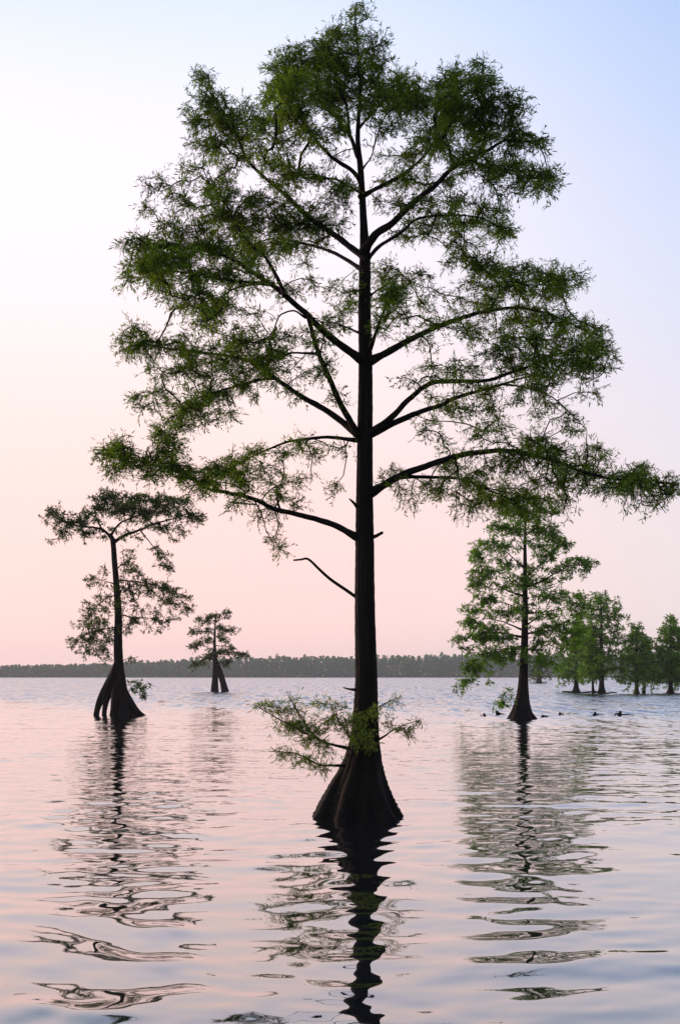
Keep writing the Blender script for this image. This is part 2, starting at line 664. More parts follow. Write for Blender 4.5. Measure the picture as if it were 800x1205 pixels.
    mid = N('ShaderNodeMapRange')                      # small ripples start a little off the camera
    mid.interpolation_type = 'SMOOTHSTEP'
    mid.inputs['From Min'].default_value = 8
    mid.inputs['From Max'].default_value = 32
    lk(sp.outputs['Y'], mid.inputs[0])
    ripple = scale(slope(noise(3.6, .8, 1.7, 3), .15, .34), mid.outputs[0])
    fine = slope(noise(4.2, 1, 1.5, 4), .014, .028)
    chop = scale(slope(noise(1.1, 1, 1.4, 3, .6), .50, 1.05), wind.outputs[0])
    chop2 = scale(slope(noise(.9, 1.5, .12, 3, .7), .35, 1.2), wind.outputs[0])
    sky_tilt = N('ShaderNodeVectorMath')                    # constant tilt added to ruffled water so it reflects higher, bluer sky
    sky_tilt.operation = 'SCALE'
    sky_tilt.inputs[0].default_value = (-.02, -.19, 0)
    lk(wind.outputs[0], sky_tilt.inputs['Scale'])
    tot = add(add(add(add(ripple, fine), chop), chop2), sky_tilt.outputs[0])
    geo = N('ShaderNodeNewGeometry')
    nn = N('ShaderNodeVectorMath')
    nn.operation = 'NORMALIZE'
    lk(add(geo.outputs['Normal'], tot), nn.inputs[0])
    fr = N('ShaderNodeLayerWeight')
    fr.inputs['Blend'].default_value = .5
    lk(nn.outputs[0], fr.inputs['Normal'])
    refl = mathn('POWER', fr.outputs['Facing'], 1.9)
    gl = N('ShaderNodeBsdfGlossy')
    gl.inputs['Roughness'].default_value = .02
    gl.inputs['Color'].default_value = (1, 1, 1, 1)
    lk(nn.outputs[0], gl.inputs['Normal'])
    body = N('ShaderNodeBsdfDiffuse')
    body.inputs['Color'].default_value = (.010, .012, .014, 1)
    mx = N('ShaderNodeMixShader')
    lk(refl, mx.inputs[0])
    lk(body.outputs[0], mx.inputs[1])
    lk(gl.outputs[0], mx.inputs[2])
    lk(mx.outputs[0], out.inputs[0])
    o = obj('lake_water', mesh_np('lake_water', V, Fq, m, True))
    o['kind'] = 'structure'


build_lake()


# ------------------------------------------------------------------ far shore and its wood
def build_far_shore():
    r = np.random.default_rng(5)
    D0 = 1330.0
    xs = np.linspace(-1500, 1500, 241)
    edge = D0 + 10 * np.sin(xs * .011) + 6 * np.sin(xs * .037 + 1)
    rows = []
    for off, z in ((0, -.6), (6, .35), (30, .8), (260, 1.5), (300, -1)):
        rows.append(np.column_stack([xs, edge + off, np.full_like(xs, z) + (r.random(len(xs)) * .3 if z > 0 else 0)]))
    V = np.vstack(rows)
    n = len(xs)
    i = np.arange(4)[:, None] * n
    j = np.arange(n - 1)[None]
    Fq = np.stack([i + j, i + j + 1, i + n + j + 1, i + n + j], -1).reshape(-1, 4)
    m, nt = new_mat('shore_mud')
    out = nt.nodes.new('ShaderNodeOutputMaterial')
    b = nt.nodes.new('ShaderNodeBsdfPrincipled')
    nz = nt.nodes.new('ShaderNodeTexNoise')
    nz.inputs['Scale'].default_value = .2
    t = nt.nodes.new('ShaderNodeTexCoord')
    nt.links.new(t.outputs['Object'], nz.inputs['Vector'])
    rp = ramp(nt, [(.3, (.035, .030, .020)), (.7, (.045, .055, .025))], 'LINEAR')
    nt.links.new(nz.outputs[0], rp.inputs[0])
    nt.links.new(rp.outputs[0], b.inputs['Base Color'])
    b.inputs['Roughness'].default_value = .95
    nt.links.new(b.outputs[0], out.inputs[0])
    o = obj('far_shore', mesh_np('far_shore', V, Fq, m, True))
    o['kind'] = 'structure'
    # the wood: several hundred broad crowns that read as one mass
    Vs, Fs, k = [], [], 0
    T0, T1, TR = [], [], []
    for row in range(-1, 4):
        x = -1050.0
        while x < 1050:
            x += r.uniform(5, 11)
            px = 400 + x / D0 * F
            hpx = np.interp(px, [-300, 0, 90, 170, 260, 330, 420, 520, 700, 1200], [13, 14.0, 15, 19, 21.5, 23.5, 24, 26, 25, 24])
            H = hpx * D0 / F * r.uniform(.86, 1.06) * (1.12 if r.random() < .08 else 1) + row * .6
            if row < 0:
                H *= r.uniform(.35, .6)
            Yc = np.interp(x, xs, edge) + 8 + row * 14 + r.uniform(-4, 4)
            cr = H * r.uniform(.19, .30) * (1.6 if row < 0 else 1)
            nl = (120 if row < 0 else 230 if row < 2 else 190)
            t = r.random(nl) ** .8
            z = H * (.02 + .98 * t)
            prof = cr * np.clip(1.2 * np.sin(np.pi * (.30 + .66 * t)) + r.normal(size=nl) * .12, .05, 2)
            an = r.random(nl) * 6.283
            rr = prof * np.sqrt(r.random(nl))
            c = np.column_stack([x + rr * np.cos(an), Yc + rr * np.sin(an), z])
            s = r.uniform(.7, 1.6, nl)[:, None]
            a = r.normal(size=(nl, 3)); a /= np.linalg.norm(a, axis=1)[:, None]
            b2 = np.cross(a, r.normal(size=(nl, 3))); b2 /= np.linalg.norm(b2, axis=1)[:, None]
            q = np.stack([c - a * s, c + b2 * s * .8, c + a * s, c - b2 * s * .8], 1).reshape(-1, 3)
            Vs.append(q)
            T0.append([x, Yc, 0]); T1.append([x + r.normal() * .5, Yc, H * .9]); TR.append(H * .016)
    V = np.vstack(Vs)
    Fq = np.arange(len(V)).reshape(-1, 4)
    TR = np.array(TR)
    Vt, Ft = edge_tubes(np.array(T0, float), np.array(T1, float), TR, TR * .3, 5)
    o = obj('distant_wood', mesh_np('distant_wood', np.vstack([V, Vt]), np.vstack([Fq, Ft + len(V)]), LEAF_FAR, False))
    me = o.data
    me.materials.append(TWIG)
    mi = np.zeros(len(me.polygons), np.int32)
    mi[len(Fq):] = 1
    me.polygons.foreach_set('material_index', mi)
    o['kind'] = 'stuff'
    o['label'] = 'hazy grey green wood along the far shore of the lake'
    o['category'] = 'wood'


build_far_shore()

# ------------------------------------------------------------------ evening haze
hz_v = [(x, y, z) for x in (-1700, 1700) for y in (-450, 1760) for z in (-2, 48)]
hz_f = [(0, 1, 3, 2), (4, 6, 7, 5), (0, 4, 5, 1), (2, 3, 7, 6), (0, 2, 6, 4), (1, 5, 7, 3)]
hm, hnt = new_mat('haze_air')
ho = hnt.nodes.new('ShaderNodeOutputMaterial')
hv = hnt.nodes.new('ShaderNodeVolumePrincipled')
hv.inputs['Color'].default_value = (.95, .97, 1, 1)
hv.inputs['Density'].default_value = .00021
hv.inputs['Anisotropy'].default_value = .2
hnt.links.new(hv.outputs[0], ho.inputs['Volume'])
hz = obj('haze', mesh_np('haze', hz_v, hz_f, hm))
hz['kind'] = 'stuff'

# ------------------------------------------------------------------ the big cypress
D_MAIN = CAMH * F / (960 - HY)
L = lambda p, w, dy=0.0, dy0=0.0: dict(p=p, w=w, dy=dy, dy0=dy0)
main_trunk = [(422, 976, 113), (422, 962, 102), (422, 948, 88), (423, 930, 72), (425, 912, 57), (427, 893, 45), (429, 868, 36),
              (430, 840, 31), (431, 800, 27.5), (430, 760, 26), (429, 700, 24.5), (429, 640, 23), (429, 580, 21), (429.5, 520, 19.5),
              (430, 460, 18), (430, 420, 17), (429, 360, 15.5), (429.5, 300, 13.5), (428, 262, 9.5), (426, 225, 8), (424, 195, 7.5), (421, 165, 6),
              (422, 135, 5), (424, 100, 4), (421, 60, 2.8), (418, 25, 1.8), (419, 6, .9)]
main_trunk = [(a, b, w * float(np.interp(b, [870, 940], [.93, 1.0]))) for a, b, w in main_trunk]
main_limbs = [
    L([(428, 302), (410, 290), (393, 277), (362, 258), (334, 231), (310, 212), (291, 191), (281, 168), (268, 140), (250, 112)], (8, 2), 1.6),
    L([(424, 214), (415, 202), (389, 184), (370, 165), (359, 144), (351, 120), (346, 95)], (5.5, 1.6), -1.2),
    L([(420, 180), (411, 157), (396, 135), (377, 109), (368, 88)], (5.5, 1.5), .9),
    L([(411, 158), (406, 124), (394, 90), (390, 62), (402, 40)], (4, 1.2), -.6, .1),
    L([(427, 228), (407, 217), (392, 210), (362, 210), (344, 202), (321, 180)], (3, 1), -2.0),
    L([(431, 292), (441, 277), (460, 264), (479, 246), (497, 229), (516, 212), (533, 193), (550, 184), (576, 172), (595, 163), (625, 165), (646, 160)], (10, 1.2), -1.4),
    L([(533, 194), (527, 176), (512, 150), (520, 120), (545, 95)], (4, 1.2), -.3, -.9),
    L([(546, 187), (576, 195), (610, 204), (647, 212)], (3, 1), -1.9, -1.0),
    L([(427, 230), (452, 217), (475, 204), (494, 187), (509, 169), (520, 140)], (5.5, 1.6), 1.5),
    L([(431, 308), (445, 292), (475, 274), (492, 262), (530, 256), (569, 259), (600, 276)], (5, 1.1), 1.8),
    L([(423, 150), (440, 130), (462, 110), (490, 98)], (3.2, 1), .9),
    L([(426, 200), (438, 178), (442, 150)], (2.2, .8), -1.0),
    L([(421, 420), (400, 405), (375, 383), (359, 367), (334, 344), (319, 333), (297, 319), (281, 308), (250, 296), (205, 292), (160, 288)], (9.5, 1.4), -1.5),
    L([(418, 507), (405, 482), (391, 449), (380, 424), (370, 395), (362, 372)], (8, 4.5), -.55),
    L([(334, 344), (325, 325), (312, 303), (292, 285), (276, 262), (262, 235), (235, 205)], (5, 1.1), .1, -.9),
    L([(319, 334), (278, 330), (231, 323), (190, 316), (160, 318)], (4.5, 1), -2.2, -1.0),
    L([(314, 333), (285, 338), (262, 350), (245, 372), (232, 380)], (3, .9), -1.6, -1.0),
    L([(427, 318), (405, 303), (380, 290), (350, 283), (320, 280), (290, 290)], (5.5, 1.2), 2.3),
    L([(423, 392), (398, 381), (372, 377)], (3, 1.2), 1.2),
    L([(418, 508), (385, 484), (360, 470), (335, 453), (310, 435), (290, 424), (236, 416), (199, 412), (162, 404), (140, 402)], (8.5, 1.1), 1.4),
    L([(323, 445), (300, 449), (273, 457), (245, 466), (215, 482), (190, 505)], (4, 1), .7, .75),
    L([(370, 416), (339, 416), (312, 428), (300, 432)], (3, 1.6), .4, -.4),
    L([(360, 374), (345, 366), (330, 372), (322, 390), (310, 402), (280, 404)], (2.4, .8), -1.6, -.7),
    L([(421, 518), (385, 515), (352, 518), (314, 530), (277, 548), (258, 556)], (5, 1.1), 1.1),
    L([(418, 631), (393, 618), (373, 611), (346, 604), (323, 597), (298, 585), (265, 577), (244, 573), (224, 560), (199, 550), (166, 542), (141, 534), (112, 534)], (8, 1.3), -1.2),
    L([(224, 561), (205, 540), (197, 520), (193, 500)], (2.4, .8), -.9, -.7),
    L([(298, 586), (306, 602), (314, 625), (330, 655)], (1.8, .6), -.9, -.5),
    L([(439, 423), (465, 410), (495, 395), (525, 382), (555, 372), (580, 367), (612, 364), (650, 372), (690, 390)], (9, 1.5), 1.3),
    L([(575, 366), (587, 340), (575, 320), (550, 305), (540, 286)], (3.4, .8), .5, .9),
    L([(588, 342), (615, 332), (650, 325), (672, 330)], (3, .9), 1.9, .9),
    L([(440, 507), (465, 487), (485, 467), (507, 452), (535, 450), (570, 450), (600, 442), (625, 432), (655, 418), (695, 412)], (8, 1.4), -1.3),
    L([(441, 508), (485, 487), (515, 475), (545, 462), (575, 455), (612, 444), (640, 440)], (8.5, 1.6), .5),
    L([(590, 452), (620, 456), (650, 467), (675, 490), (690, 505)], (2.6, .8), -.4, .3),
    L([(572, 453), (578, 470), (585, 492)], (2.6, .8), .4, .4),
    L([(440, 578), (465, 562), (495, 550), (525, 539), (555, 533), (590, 531), (620, 536), (650, 545), (680, 556), (720, 564), (760, 565), (796, 571)], (9.5, 1.3), -1.5),
    L([(470, 561), (510, 561), (545, 564), (575, 577), (602, 588)], (5, 1.2), .8, -.2),
    L([(735, 565), (758, 575), (772, 588), (783, 604)], (2, .7), -1.7, -1.3),
    L([(650, 545), (640, 530), (625, 515)], (2, .8), -1.2, -.8),
    L([(436, 408), (447, 380), (460, 350), (464, 332)], (5, 1.3), -1.9),
    L([(433, 350), (450, 338), (475, 330), (500, 338)], (2.6, .9), 1.6),
    # low shoots at the foot of the trunk
    L([(408, 880), (383, 874), (366, 862), (353, 841), (340, 820)], (3.6, 1), -.9, -.35),
    L([(385, 875), (362, 863), (332, 846), (299, 829)], (2.6, .8), -1.2, -.5),
    L([(404, 901), (376, 899), (353, 887), (333, 884), (316, 884)], (3.2, .8), -.8, -.4),
    L([(412, 868), (398, 848), (394, 828)], (2.4, .8), -.9, -.3),
    L([(446, 870), (469, 857), (496, 847)], (2.2, .7), -.6, -.1),
    L([(446, 832), (462, 824), (473, 820)], (1.6, .6), .3),
]
main_clumps = [
    # leader and top
    (418, 20, 12, 14, .8), (405, 42, 22, 13), (438, 50, 20, 12, .7), (385, 58, 26, 14), (350, 72, 32, 20), (325, 90, 28, 16), (372, 85, 30, 20), (315, 112, 18, 14, .8),
    (345, 105, 32, 20), (400, 78, 28, 22), (435, 80, 28, 20, 1.2), (420, 108, 32, 22, 1.2), (385, 115, 26, 18), (352, 132, 26, 16), (456, 98, 22, 18, 1.2),
    # upper left lobe
    (236, 92, 14, 16, .8), (248, 115, 22, 18), (272, 138, 30, 18, 1.2), (236, 145, 22, 16), (300, 135, 26, 18), (318, 145, 20, 12), (245, 170, 28, 12, .8), (283, 162, 26, 14),
    (335, 165, 16, 9, .5), (310, 175, 14, 10, .5), (225, 195, 20, 10, .5), (262, 196, 24, 10, .5), (345, 205, 26, 9, .6), (330, 195, 16, 9, .5),
    # upper right lobe
    (480, 105, 26, 20, 1.3), (505, 118, 34, 22, 1.5), (530, 95, 26, 16, 1.1), (556, 88, 26, 18), (578, 112, 26, 20, 1.1), (548, 122, 36, 18, 1.6), (520, 145, 36, 14, 1.4), (575, 143, 34, 14, 1.3),
    (604, 132, 18, 14), (612, 158, 22, 10), (632, 162, 16, 6, .7), (470, 130, 26, 14), (560, 160, 34, 10), (500, 165, 26, 9, .7), (455, 150, 18, 9, .4),
    (590, 198, 30, 9), (622, 206, 26, 9), (644, 212, 12, 6), (562, 192, 22, 8, .7), (606, 222, 18, 6, .5),
    (465, 185, 26, 14, .55), (490, 205, 28, 14, .55), (460, 215, 20, 12, .5), (530, 215, 22, 12, .5), (555, 235, 26, 12, .8), (520, 245, 26, 12, .8), (578, 262, 26, 10, 1.1), (598, 275, 16, 7), (545, 262, 26, 9, .8),
    (500, 265, 24, 9, .6), (480, 245, 20, 12, .5), (470, 275, 14, 8, .4), (585, 245, 10, 8, .6), (450, 240, 14, 10, .4), (540, 180, 25, 8, .7),
    # middle left
    (395, 222, 28, 9, .8), (375, 240, 26, 8, .6), (188, 222, 16, 12, .8), (210, 240, 22, 14, .8), (250, 225, 26, 14, .8), (285, 232, 30, 14), (255, 252, 34, 14, 1.1), (320, 250, 34, 14, 1.2), (350, 262, 34, 13, 1.4), (385, 266, 32, 11, 1.3),
    (300, 268, 34, 13, 1.2), (220, 268, 30, 14), (185, 285, 26, 12), (160, 288, 16, 10), (245, 288, 38, 13, 1.2), (205, 305, 34, 11), (165, 315, 24, 8, .8), (285, 298, 34, 12, 1.1), (330, 290, 28, 9, .8),
    (245, 318, 36, 9), (185, 322, 28, 7, .8), (240, 345, 30, 11, .8), (225, 362, 22, 12, .7), (262, 358, 24, 10, .6), (205, 338, 22, 8, .6), (150, 325, 10, 6, .5), (305, 310, 24, 8, .7),
    (390, 340, 26, 9, .7), (410, 358, 18, 9, .6), (395, 378, 22, 6, .6), (365, 335, 14, 7, .4), (295, 368, 18, 10, .5), (285, 385, 20, 7, .5), (335, 395, 30, 6, .6), (310, 402, 26, 6, .6), (355, 310, 16, 6, .4),
    # J limb
    (150, 400, 16, 9, .8), (172, 405, 24, 10), (160, 380, 14, 8, .6), (205, 412, 30, 10), (245, 410, 34, 9), (285, 420, 38, 9, 1.1), (325, 424, 26, 7, .8), (260, 437, 36, 9), (225, 432, 28, 8, .8),
    (190, 432, 20, 6, .5), (160, 468, 20, 6, .6), (185, 460, 22, 7, .7), (240, 462, 36, 9), (280, 452, 26, 7, .7), (220, 480, 28, 9), (205, 498, 24, 9, .9), (190, 514, 22, 10, .9), (262, 480, 22, 7, .5), (250, 495, 14, 8, .4), (210, 395, 22, 7, .5),
    (355, 440, 14, 8, .35), (280, 400, 24, 6, .5), (345, 468, 12, 5, .25),
    # K limb
    (330, 534, 22, 9, .35), (365, 535, 18, 16, .3), (355, 555, 16, 12, .2), (300, 535, 18, 9, .5), (392, 574, 16, 4, .4), (275, 548, 26, 9, .8), (310, 555, 26, 10, .5), (390, 530, 12, 10, .15),
    # L limb
    (122, 530, 18, 10), (145, 538, 22, 10), (135, 520, 18, 6, .6), (172, 540, 24, 9, .9), (205, 548, 26, 9), (195, 525, 20, 8, .8), (235, 560, 26, 9), (255, 550, 26, 8), (285, 562, 26, 9, .8), (180, 555, 18, 6, .6), (240, 580, 18, 8, .4),
    (305, 600, 12, 14, .35), (318, 625, 12, 20, .3), (330, 645, 8, 14, .25), (330, 580, 22, 9, .4), (275, 592, 14, 9, .35), (355, 590, 14, 6, .25), (345, 570, 18, 7, .3),
    # N limb, right
    (455, 322, 20, 12, .9), (480, 330, 22, 12, .8), (500, 345, 20, 9, .5), (470, 350, 16, 10, .5), (460, 375, 18, 10, .4), (545, 300, 20, 8, .7), (535, 285, 10, 6, .4), (575, 310, 26, 9), (605, 320, 32, 11, 1.2), (640, 322, 32, 11, 1.4), (668, 332, 18, 9),
    (600, 340, 34, 10, 1.1), (645, 345, 30, 9, 1.1), (560, 335, 26, 8, .7), (530, 355, 26, 8, .6), (565, 358, 26, 7, .7), (620, 372, 36, 10, 1.2), (655, 380, 36, 13, 1.6), (690, 388, 24, 12, 1.3), (700, 408, 20, 11, 1.2), (665, 405, 38, 12, 1.6), (620, 400, 32, 10, 1.1),
    (580, 392, 28, 8, .8), (545, 388, 22, 7, .5), (585, 410, 24, 7, .7), (640, 425, 32, 9, 1.1), (685, 428, 26, 9), (600, 422, 24, 7, .7), (510, 405, 20, 7, .35), (500, 380, 24, 8, .35), (712, 420, 10, 8, .7), (480, 400, 14, 8, .25),
    # O limbs
    (515, 430, 26, 9, .6), (480, 450, 12, 8, .4), (545, 425, 20, 7, .5), (655, 440, 26, 8, .7), (690, 445, 20, 6, .4), (540, 490, 18, 12, .4), (572, 478, 26, 10, .6), (588, 500, 22, 10, .6), (500, 495, 16, 8, .5), (555, 505, 14, 12, .25), (650, 475, 20, 9, .6), (668, 492, 18, 9, .6),
    (525, 515, 12, 14, .2), (610, 470, 18, 9, .4), (690, 460, 16, 6, .3), (625, 455, 18, 7, .5), (530, 470, 14, 6, .2),
    # P limbs
    (460, 553, 14, 7, .6), (470, 575, 18, 8, .35), (500, 570, 20, 10, .45), (530, 545, 22, 10, .7), (535, 575, 22, 12, .5), (560, 560, 22, 10, .6), (590, 550, 26, 10, .7), (625, 517, 20, 8), (610, 535, 26, 9, .8), (645, 528, 22, 8, .9), (675, 535, 26, 8, .8),
    (705, 530, 22, 6, .7), (670, 552, 26, 9, .8), (640, 560, 30, 10, .8), (705, 562, 24, 8, .8), (735, 560, 22, 9, .9), (765, 562, 26, 9, 1.0), (788, 570, 12, 7), (770, 552, 18, 5, .5), (750, 580, 22, 9, .5), (715, 580, 22, 8, .4), (690, 575, 18, 8, .4), (775, 590, 10, 9, .3),
    (600, 575, 26, 9, .8), (575, 590, 26, 10, .8), (610, 592, 28, 9, .9), (640, 590, 20, 9, .7), (555, 592, 16, 8, .5), (560, 515, 14, 9, .3), (480, 592, 10, 10, .2), (660, 575, 16, 9, .5),
]
big, put_big = make_tree('cypress_tree', 'tall near cypress with wide layered crown and flared black trunk standing in the water', 421, D_MAIN,
                main_trunk, main_limbs, main_clumps, ridge=.055, flute=.32, nfl=6, sides=90, leaf=(.088, .017), per=50, dens=.70, twig_r=.0062,
                reach=.235, spread_y=.8, seed=11, maxdep=4.2, tsub=14, drape=.13, along=.32, nsub=6, stalk=.0025,
                bare=[[(418, 702, 4), (393, 685, 3.6), (376, 671, 3.2), (363, 659, 2.8), (355, 660, 2.4), (346, 661, 2)]],
                stubs=[[(438, 632, 5), (444, 631, 4), (449, 629, 3.4)], [(420, 597, 4), (415, 592, 3), (411, 590, 1.6)], [(418, 812, 4), (412, 811, 2.6), (404, 809, 1.4)]])
# low pale shoots
shoot_clumps = [(316, 830, 16, 5), (338, 836, 18, 6), (355, 850, 18, 7), (340, 855, 20, 7), (370, 858, 16, 7), (385, 845, 14, 6), (375, 828, 12, 4), (345, 822, 8, 4), (365, 872, 18, 6), (395, 832, 10, 5), (408, 850, 14, 6),
                (425, 862, 18, 5), (420, 845, 14, 5), (440, 838, 12, 4), (432, 876, 14, 4), (335, 886, 16, 5), (360, 893, 16, 6), (378, 902, 12, 6), (385, 882, 10, 5), (472, 857, 14, 4), (490, 850, 8, 3), (462, 825, 10, 3), (455, 850, 8, 4), (480, 862, 9, 3)]


def shoots(parent, put, D, clumps, seed, dyc, n, leafdim, mat, anchors, per=16, twig_r=.0022, kind_name='shoot_foliage'):
    global rng
    rng = np.random.default_rng(seed)
    ppm = F / D
    att = []
    for px, py, rx, ry in clumps:
        k = max(4, int(n * rx * ry / 60))
        q = rng.normal(size=(k, 3))
        q *= (rng.random(k) ** .45 / np.linalg.norm(q, axis=1))[:, None]
        dep = D + dyc + q[:, 1] * rx * .8 / ppm
        att.append(np.column_stack([(px + q[:, 0] * rx - 400) / F * dep, dep, CAMH + (HY - py - q[:, 2] * ry) / F * dep]))
    att = np.vstack(att)
    base = np.array([unproj(a, b, D + d) for a, b, d in anchors])
    par, order = grow(base, np.zeros(len(base)), att, .3)
    P0 = np.vstack([base, att])[par]
    rr = np.full(len(att), twig_r)
    V, Fq = edge_tubes(P0, att, rr * 1.4, rr, 3)
    put('shoot_twigs', V, Fq, TWIG, True, 'stuff')
    d = att - P0
    d /= np.linalg.norm(d, axis=1)[:, None] + 1e-9
    V, Fq, _, _ = leaves(att, d, per, leafdim[0], leafdim[1], .6, leafdim[0] * 2, nsub=3)
    put(kind_name, V, Fq, mat, False, 'stuff')


anch = []
for lb in main_limbs[-6:]:
    Q = catmull(np.array(lb['p'], float), 5)
    for t, (a, b) in zip(np.linspace(0, 1, len(Q)), Q):
        anch.append((a, b, lb['dy0'] + (lb['dy'] - lb['dy0']) * t ** .9))
shoots(big, put_big, D_MAIN, shoot_clumps, 3, -.75, 13, (.095, .016), LEAF_YOUNG, anch, per=15, twig_r=.004)

# ------------------------------------------------------------------ the cypress on arched roots, left
D_L = ground_dist(842)
left_trunk = [(149, 850, 34), (148, 843, 29), (146, 830, 20), (143.5, 816, 15), (142, 800, 12.5), (140.5, 785, 11.2), (139.5, 760, 10), (139.5, 724, 8.6), (137, 688, 7.2), (134.5, 660, 6.4), (132.5, 636, 5.8), (128, 628, 4)]
left_limbs = [
    L([(132, 634), (120, 624), (100, 620), (80, 616), (66, 606)], (4, 1), .8),
    L([(136, 637), (148, 630), (160, 626), (180, 618), (204, 611), (226, 603)], (4, 1), -.6),
    L([(131, 630), (140, 617), (152, 612), (176, 600), (196, 587)], (3, .8), 1.4),
    L([(122, 626), (115, 612), (112, 596), (128, 584)], (2.4, .8), -1.3, .2),
    L([(166, 625), (176, 638), (184, 648), (198, 658)], (1.6, .6), -.9, -.3),
    L([(137, 683), (160, 684), (188, 690), (220, 712)], (2, .6), .9),
    L([(138, 722), (160, 728), (192, 730)], (1.6, .5), -.8),
    L([(136, 688), (124, 682), (112, 682)], (1.5, .5), -.7),
    L([(138, 700), (125, 705), (108, 720)], (1.5, .5), .9),
    L([(139, 738), (120, 740), (104, 744), (88, 756)], (1.6, .5), -.9),
    L([(139, 752), (124, 758), (110, 766)], (1.4, .5), .6),
    L([(139, 668), (148, 660), (156, 656)], (1.2, .5), .8),
    L([(141, 780), (150, 776), (158, 774)], (1.2, .5), -.4),
    L([(147, 822), (153, 812), (164, 808)], (1.6, .5), .6),
]
left_clumps = [(66, 602, 14, 7), (80, 612, 20, 8, 1.2), (73, 627, 13, 6), (100, 612, 20, 7, 1.2), (95, 625, 16, 5), (112, 600, 16, 8, 1.1), (128, 588, 20, 9, 1.2), (122, 578, 12, 5, .8), (155, 598, 22, 8, 1.1), (150, 583, 16, 6), (178, 588, 24, 8, 1.1), (175, 603, 22, 7), (195, 600, 22, 8),
               (222, 606, 18, 7, 1.1), (214, 590, 14, 6), (234, 606, 8, 5), (208, 624, 10, 6, .8), (190, 618, 16, 5), (190, 652, 10, 7, .8), (200, 664, 8, 5, .7), (178, 645, 8, 5, .4), (160, 610, 20, 5, .8), (145, 625, 14, 4, .5), (118, 632, 14, 4, .4), (160, 634, 12, 5, .4),
               (108, 680, 8, 6, .6), (150, 658, 12, 6, .5), (155, 674, 16, 5, .6), (172, 685, 18, 5, .8), (192, 690, 18, 6, .9), (210, 702, 14, 6, .8), (222, 714, 8, 4, .7), (165, 698, 18, 5, .4), (190, 706, 14, 4, .4), (120, 702, 14, 6, .5), (108, 712, 14, 7, .5), (160, 716, 18, 5, .35),
               (165, 730, 18, 4, .5), (188, 731, 14, 4, .7), (118, 730, 16, 6, .5), (102, 742, 16, 7, .6), (90, 752, 9, 6, .5), (125, 752, 14, 5, .6), (110, 764, 14, 5, .6), (155, 742, 14, 4, .25), (122, 690, 12, 5, .4), (175, 740, 10, 5, .2), (155, 776, 8, 3, .35),
               (163, 806, 12, 5, .9), (168, 812, 6, 4, .6),
               (150, 690, 16, 6, .8), (178, 697, 18, 5, .7), (200, 712, 14, 6, .6), (150, 705, 14, 7, .5), (178, 718, 16, 5, .5), (125, 718, 14, 7, .6), (150, 730, 14, 6, .6), (128, 742, 14, 6, .7), (112, 752, 16, 6, .7), (98, 758, 12, 6, .5), (120, 770, 10, 4, .5),
               (105, 728, 14, 7, .6), (95, 736, 10, 6, .4), (160, 668, 14, 6, .5), (122, 672, 10, 6, .4), (205, 694, 14, 5, .6), (200, 730, 8, 4, .4), (150, 645, 10, 5, .3), (140, 600, 22, 8), (200, 590, 18, 8), (165, 590, 20, 8)]
left_legs = [[(137.5, 778, 5, -.1), (132, 796, 8, -.3), (125.5, 811, 9.5, -.5), (118.5, 825, 7.5, -.6), (114.5, 837, 6.5, -.6), (113, 848, 8, -.6)],
             [(137, 794, 7, .2), (130.5, 811, 8.5, .2), (126, 823, 6.5, .2), (123.5, 836, 5, .2), (123, 848, 6, .2)],
             [(139, 803, 9, -.3), (135.5, 820, 7.5, -.5), (133.5, 836, 6, -.6), (132.5, 848, 7, -.6)],
             [(146, 812, 8, -.2), (153, 826, 8, -.3), (161, 837, 7, -.4), (173, 846, 5, -.4)]]
make_tree('cypress_tree', 'flat topped cypress with bare upper trunk on arched spreading roots', 143, D_L, left_trunk, left_limbs, left_clumps,
          ridge=.05, flute=.30, nfl=5, sides=28, leaf=(.19, .05), per=28, dens=2.0, reach=.30, spread_y=.7, seed=4, legs=left_legs,
          leafmat=LEAF_DARK, twig_r=.011, maxdep=3.5, leafspread=.8, group=None)

# ------------------------------------------------------------------ the little two-legged cypress
D_S = ground_dist(814)
small_trunk = [(252.5, 818, 10.5), (252.6, 812, 9.5), (253, 800, 7.6), (253.5, 786, 6.4), (253, 772, 4.6), (252.6, 760, 3.4), (253, 745, 2.4), (253.5, 732, 1.6), (254, 722, .8)]
small_limbs = [L([(252, 755), (243, 754), (232, 757), (224, 761)], (1.1, .5), .6), L([(253, 748), (242, 742), (226, 742)], (1, .4), -.8), L([(253, 750), (262, 746), (274, 740)], (1, .4), .8),
               L([(254, 768), (266, 768), (280, 770), (292, 770)], (1.3, .5), -.7), L([(252, 770), (242, 775), (230, 782)], (1.1, .4), .9), L([(253, 735), (244, 730), (234, 727)], (.8, .4), .7), L([(253, 733), (262, 727), (270, 721)], (.8, .4), -.6),
               L([(254, 760), (264, 760), (274, 762)], (.9, .4), 1.0)]
small_clumps = [(252, 725, 14, 3.5, 1.2), (268, 721, 6, 3.5), (236, 727, 6, 3), (245, 731, 9, 3), (270, 740, 10, 3), (258, 738, 8, 3), (230, 743, 8, 3), (241, 741, 10, 3), (228, 760, 8, 2.5), (236, 756, 10, 3), (244, 752, 8, 3), (264, 752, 10, 3),
                (272, 763, 10, 3), (262, 766, 9, 4), (278, 770, 14, 3), (291, 770, 4, 2), (243, 774, 10, 4.5), (231, 782, 9, 3), (255, 771, 8, 4), (265, 779, 9, 4, .8), (248, 765, 8, 3, .7), (262, 745, 6, 2, .6)]
